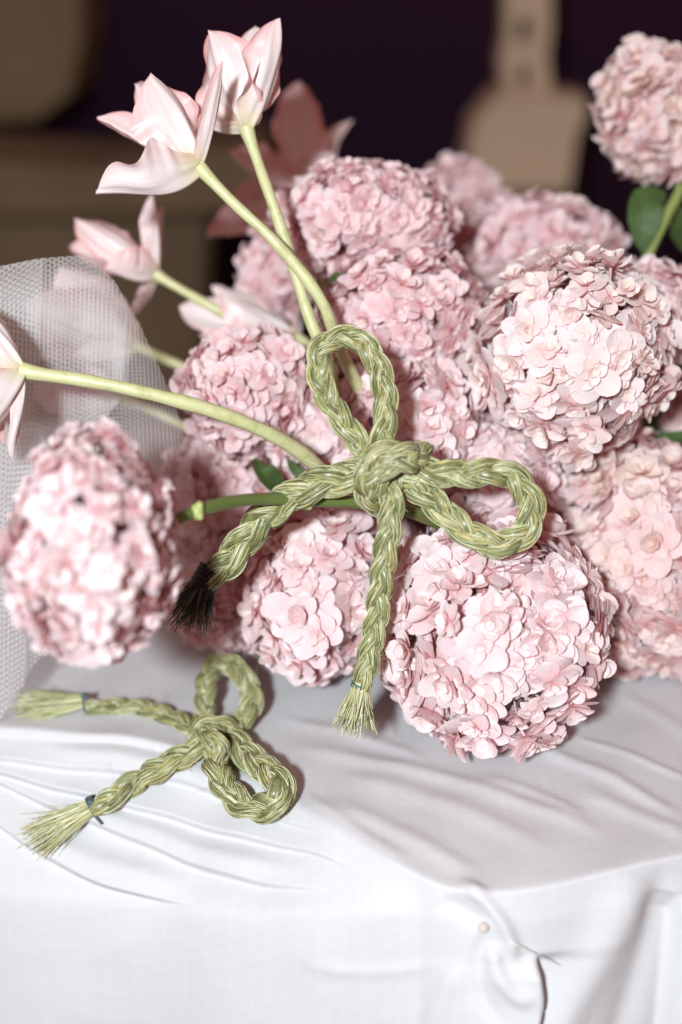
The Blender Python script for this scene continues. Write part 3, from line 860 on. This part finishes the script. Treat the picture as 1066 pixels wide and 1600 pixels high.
veil_sheet('inner_layer', -150, 200, 190, 1.00, lambda x: np.interp(x, [-150, 60, 150, 200], [700, 690, 672, 610]), phase=1.7, uvoff=.11)
veil_sheet('lower_layer', -150, 70, 40, 1.015, lambda x: np.interp(x, [-150, 0, 60], [1180, 1125, 1040]), phase=.6, uvoff=.23)
veil_sheet('folded_edge', 176, 207, 198, 1.004, lambda x: 640 - (x - 176), 60, 12, 1.7, .31, lambda x: 470 + (x - 176) * .6)

# ------------------------------------------------------------------ braided bows
def strand_mesh(Cs, r, seed, nf=42, flat=1.0, core=True):
    """a bundle of grass blades following Cs"""
    g = np.random.default_rng(seed)
    b = Bag(); n = len(Cs)
    T, N, B = frames(Cs, (.1, .2, 1))
    s = np.concatenate([[0], np.cumsum(np.linalg.norm(np.diff(Cs, axis=0), axis=1))])
    if core:
        V, Fq, uv = tube(Cs, r * .92, 10); b.add(V, Fq, np.tile([[.10, 0, 0]], (len(V), 1)), uv)
    for j in range(nf):
        th = 2 * np.pi * j / nf + g.normal(0, .2) + s * g.normal(30, 16) + .35 * np.sin(s * g.uniform(60, 140) + g.uniform(0, 6))
        rad = r * g.uniform(.90, 1.02) * (1 + .05 * np.sin(s * g.uniform(80, 200) + g.uniform(0, 6)))
        Cf = Cs + (rad * np.cos(th))[:, None] * N + (rad * np.sin(th))[:, None] * B
        V, Fq, uv = tube(Cf, r * g.uniform(.05, .10), 3)
        tone = float(np.clip(g.normal(.48, .30), 0, .9)) if g.random() > .10 else g.uniform(.9, 1)
        b.add(V, Fq, np.tile([[tone, 0, 0]], (len(V), 1)), uv)
    return b.mesh('strand')

def braid(part_name, parent, pts, width, face, period=.046, seed=0, step=.0013, taper=None, phase=0.):
    """three strands plaited along pts; width in metres; face = direction the flat side looks to"""
    raw, ss = spline(pts, 400)
    n = max(12, int(ss[-1] / step))
    C, s = spline(pts, n)
    T, N, B = frames(C, face)
    # keep the flat of the plait turned to `face`
    fN = np.array(face)[None] - T * (T @ np.array(face))[:, None]
    ln = np.linalg.norm(fN, axis=1)
    fN = np.where(ln[:, None] > .3, fN / np.maximum(ln, 1e-6)[:, None], N)
    B = np.cross(T, fN)
    wv = np.ones(n) if taper is None else np.interp(np.linspace(0, 1, n), taper[0], taper[1])
    period = period * 1.15
    r = width * .268; a = width * .25; bb = width * .155
    part = bpy.data.objects.new(part_name, None); COL.objects.link(part)
    part.empty_display_size = .01
    part.parent = parent
    part.location = Vector(C[0]) - parent.location
    M = Matrix.Translation(Vector(C[0])).inverted()
    for k in range(3):
        ph = 2 * np.pi * (s / period + k / 3.0) + phase
        Cs = C + B * (a * wv * np.sin(ph))[:, None] + fN * (bb * np.sin(2 * ph))[:, None]
        o = bpy.data.objects.new('strand', strand_mesh(Cs, r, seed * 11 + k))
        o.data.materials.append(FIB)
        COL.objects.link(o); o.parent = part; o.matrix_parent_inverse = M
    return part, C

def fibres(name, root_c, axis, spread, L, n, rad, mat, parent, seed, tube_r=.00045, droop=0.0, kind=None, wild=.14, lmin=.5):
    g = np.random.default_rng(seed)
    b = Bag(); ax = Vector(axis).normalized()
    s1 = ax.orthogonal().normalized(); s2 = ax.cross(s1)
    for i in range(n):
        a = g.uniform(0, 6.28); q = math.sqrt(g.uniform(0, 1))
        off = s1 * math.cos(a) + s2 * math.sin(a)
        l = L * g.uniform(lmin, 1.12)
        p0 = Vector(root_c) + off * (rad * q) - ax * .002
        bend = Vector(g.normal(0, wild, 3))
        pts = [p0 + ax * (l * t) + off * (spread * q * t ** 1.2) + bend * (l * t * t) + Vector((0, 0, -droop * t * t)) for t in np.linspace(0, 1, 9)]
        pts = np.array([list(p) for p in pts])
        V, Fq, uv = tube(pts, tube_r * g.uniform(.7, 1.4) * np.linspace(1.1, .5, 9), 4)
        b.add(V, Fq, np.tile([[g.uniform(.1, .97), 0, 0]], (len(V), 1)), uv)
    o = link(name, b.mesh(name), mat, parent)
    return o

def binding(C, axis, rad, parent, mat, turns=5, w=.0055, tr=.0007, seed=0):
    ax = Vector(axis).normalized(); s1 = ax.orthogonal().normalized(); s2 = ax.cross(s1)
    g = np.random.default_rng(seed)
    t = np.linspace(0, 1, 36 * turns)
    pts = [Vector(C) + ax * (w * (q - .5) + .0004 * math.sin(q * 50)) + (s1 * math.cos(6.283 * turns * q) + s2 * math.sin(6.283 * turns * q)) * (rad * (1 + .03 * math.sin(q * 31))) for q in t]
    # loose thread end
    e = pts[-1]; pts += [e + Vector((.0012 * k, -.0008 * k, -.0009 * k)) for k in range(1, 6)]
    V, Fq, uv = tube(np.array([list(p) for p in pts]), tr, 6)
    return link('binding_thread', mesh_np('binding_thread', V, Fq, uv), mat, parent)

def strays(paths, parent, n, seed, Lr=(.008, .022)):
    g = np.random.default_rng(seed); b = Bag()
    for i in range(n):
        C = paths[int(g.integers(len(paths)))]
        k = int(g.integers(3, len(C) - 3))
        T = C[k + 2] - C[k - 2]; T = T / np.linalg.norm(T) * g.choice([-1, 1])
        dv = g.normal(0, 1, 3); dv /= np.linalg.norm(dv)
        L = g.uniform(*Lr)
        t = np.linspace(0, 1, 9)[:, None]
        dr = T * .8 + dv * .5
        pts = C[k] + dv * .004 + dr * L * t + g.normal(0, .35, 3)[None] * L * t ** 2
        V, Fq, uv = tube(pts, .00013, 3); b.add(V, Fq, np.tile([[g.uniform(.3, 1), 0, 0]], (len(V), 1)), uv)
    o = link('stray_fibres', b.mesh('stray_fibres'), FIB, parent)
    o['kind'] = 'stuff'

face = tuple(-FWD)
# ---- bow hanging on the flowers
D0 = .925
bow = empty('braided_bow', P(600, 738, D0), 'large braided green grass bow hanging over the hydrangea heads', 'bow', 'braided grass bows')
q = lambda L: [P(x, y, D0 + dz) for x, y, dz in L]
_, p1 = braid('loop', bow, q([(592, 735, .012), (572, 704, .006), (540, 664, 0), (512, 622, .002), (497, 580, .004), (502, 545, .006), (530, 527, .008), (562, 532, .008), (586, 562, .006), (600, 605, .004), (603, 650, .002), (597, 690, .0), (598, 728, .008)]), .0164, face, .047, 1)
_, p2 = braid('loop', bow, q([(604, 738, .008), (650, 735, .0), (700, 740, -.002), (745, 740, -.002), (785, 738, .002), (812, 754, .004), (829, 786, .004), (826, 822, .004), (800, 846, .002), (765, 848, .0), (728, 830, .002), (690, 796, .004), (655, 766, .006), (612, 742, .012)]), .0186, face, .054, 2)
tl1, p3 = braid('tail', bow, q([(604, 742, .002), (612, 775, -.004), (610, 820, .0), (601, 870, .006), (594, 920, .012), (588, 970, .018), (578, 1020, .024), (566, 1072, .030)]), .0168, face, .048, 3, taper=([0, .9, 1], [1, 1, .45]))
tl2, p4 = braid('tail', bow, q([(594, 740, .006), (560, 742, .0), (520, 750, .0), (478, 765, .004), (440, 786, .012), (404, 818, .020), (372, 858, .026), (345, 890, .030), (322, 908, .033)]), .0218, face, .064, 4, taper=([0, .9, 1], [1, 1, .5]))
k1, p5 = braid('knot', bow, q([(600, 790, .016), (578, 778, .002), (572, 752, -.010), (584, 728, -.018), (604, 714, -.021), (628, 708, -.017), (645, 718, -.008), (652, 738, .006), (640, 760, .016)]), .0170, face, .046, 5)
k2, p6 = braid('knot', bow, q([(586, 776, .006), (588, 752, -.012), (602, 732, -.020), (620, 722, -.022), (640, 722, -.016), (656, 712, -.002), (660, 700, .014)]), .0150, face, .044, 6, phase=1.2)
k3, p7 = braid('knot', bow, q([(570, 720, .014), (574, 712, .0), (594, 702, -.010), (618, 700, -.008), (630, 712, .004)]), .0125, face, .042, 7, phase=.6)
ax = (P(560, 1100, D0 + .034) - P(567, 1060, D0 + .029)); e1 = P(564, 1072, D0 + .030)
fibres('tassel', e1, P(549, 1135, D0 + .03) - e1, .0060, .0300, 300, .0056, FIB, bow, 21, .00055)
binding(e1, ax, .0060, bow, TEAL, seed=1)
e2 = P(324, 905, D0 + .033); a2 = P(292, 962, D0 + .035) - e2
fibres('tassel', e2, a2, .0075, .034, 280, .0068, FIBD, bow, 22, .00055)
binding(e2 + a2.normalized() * .001, a2, .0088, bow, BLACK, turns=13, w=.0175, tr=.0011, seed=2)
strays([p1, p2, p3, p4], bow, 60, 31)

# ---- bow lying on the cloth
bow2 = empty('braided_bow', cloth_at(330, 1165), 'small braided green grass bow lying on the pleated white cloth', 'bow', 'braided grass bows')
def q2(L): return [cloth_at(x, y + z * 0.0, 0) + Vector((0, -z * .0, 0)) + (Vector((0, 0, H)) - cloth_at(x, y)).normalized() * (z + 1.3 * max(0, z - .013)) for x, y, z in L]
up2 = (0, -.55, .85)
_, r1 = braid('loop', bow2, q2([(328, 1150, .012), (322, 1128, .014), (320, 1098, .020), (322, 1068, .028), (336, 1042, .034), (358, 1038, .036), (382, 1058, .034), (394, 1084, .028), (388, 1110, .022), (372, 1134, .017), (356, 1152, .014)]), .0168, up2, .046, 8)
_, r2 = braid('loop', bow2, q2([(346, 1146, .014), (372, 1164, .016), (398, 1190, .017), (424, 1208, .018), (440, 1230, .018), (438, 1252, .017), (410, 1264, .016), (376, 1254, .016), (350, 1226, .016), (340, 1196, .015), (340, 1168, .013)]), .0196, up2, .056, 9)
t1_, r3 = braid('tail', bow2, q2([(322, 1150, .014), (300, 1140, .012), (272, 1124, .010), (238, 1110, .010), (200, 1104, .010), (165, 1104, .010), (136, 1106, .010)]), .0142, up2, .052, 10, taper=([0, .8, 1], [1, .9, .5]))
t2_, r4 = braid('tail', bow2, q2([(336, 1152, .018), (312, 1168, .015), (280, 1186, .012), (245, 1202, .011), (210, 1222, .010), (178, 1244, .010), (150, 1264, .010)]), .0178, up2, .054, 11, taper=([0, .8, 1], [1, .95, .5]))
_, r5 = braid('knot', bow2, q2([(318, 1172, .004), (312, 1152, .018), (322, 1134, .026), (344, 1132, .026), (362, 1142, .020), (378, 1160, .010)]), .0150, up2, .046, 12)
_, r6 = braid('knot', bow2, q2([(306, 1140, .006), (318, 1146, .022), (338, 1158, .026), (346, 1178, .018), (344, 1196, .006)]), .0142, up2, .044, 13, phase=1.0)
c1 = cloth_at(136, 1106) + Vector((0, -.004, .008)); a1 = cloth_at(40, 1118) + Vector((0, -.002, .007)) - c1
fibres('tassel', c1, a1, .0062, .047, 300, .0050, FIB, bow2, 23, .0005, wild=.06, lmin=.75)
binding(c1, a1, .0056, bow2, TEAL, seed=3)
c2 = cloth_at(150, 1264) + Vector((0, -.006, .007)); a2 = cloth_at(50, 1318) + Vector((0, -.006, .006)) - c2
fibres('tassel', c2, a2, .0066, .047, 320, .0054, FIB, bow2, 24, .0005, wild=.07, lmin=.7)
binding(c2, a2, .0066, bow2, TEAL, seed=4)
strays([r1, r2, r3, r4], bow2, 90, 32)

# ------------------------------------------------------------------ pearl pin
pc = cloth_at(757, 1448, .0012)
pin = empty('pearl_pin', pc, 'pearl headed pin fastening the gathered cloth at the table edge', 'pin')
t = np.linspace(-1, 1, 17); rp = .0034
tocam = (Vector((0, 0, H)) - pc).normalized()
V, Fq, uv = tube(np.array([list(pc + tocam * (.0022 + rp * z)) for z in t]), rp * np.sqrt(np.clip(1 - t ** 2, .0004, 1)), 24, (1, 0, 0))
link('pearl', mesh_np('pearl', V, Fq, uv), PEARL, pin)
s0, s1_ = cloth_at(800, 1472), cloth_at(875, 1510)
C = [pc - tocam * .002, s0 * .8 + pc * .2 - tocam * .004, s0 + tocam * .0012, (s0 + s1_) / 2 + tocam * .0032, s1_ + tocam * .0024]
V, Fq, uv = tube(np.array([list(c) for c in C]), np.array([.0006, .0006, .0006, .0006, .0001]), 8)
link('shaft', mesh_np('shaft', V, Fq, uv), STEEL, pin)

print('florets', nflor, 'objects', len(bpy.data.objects))
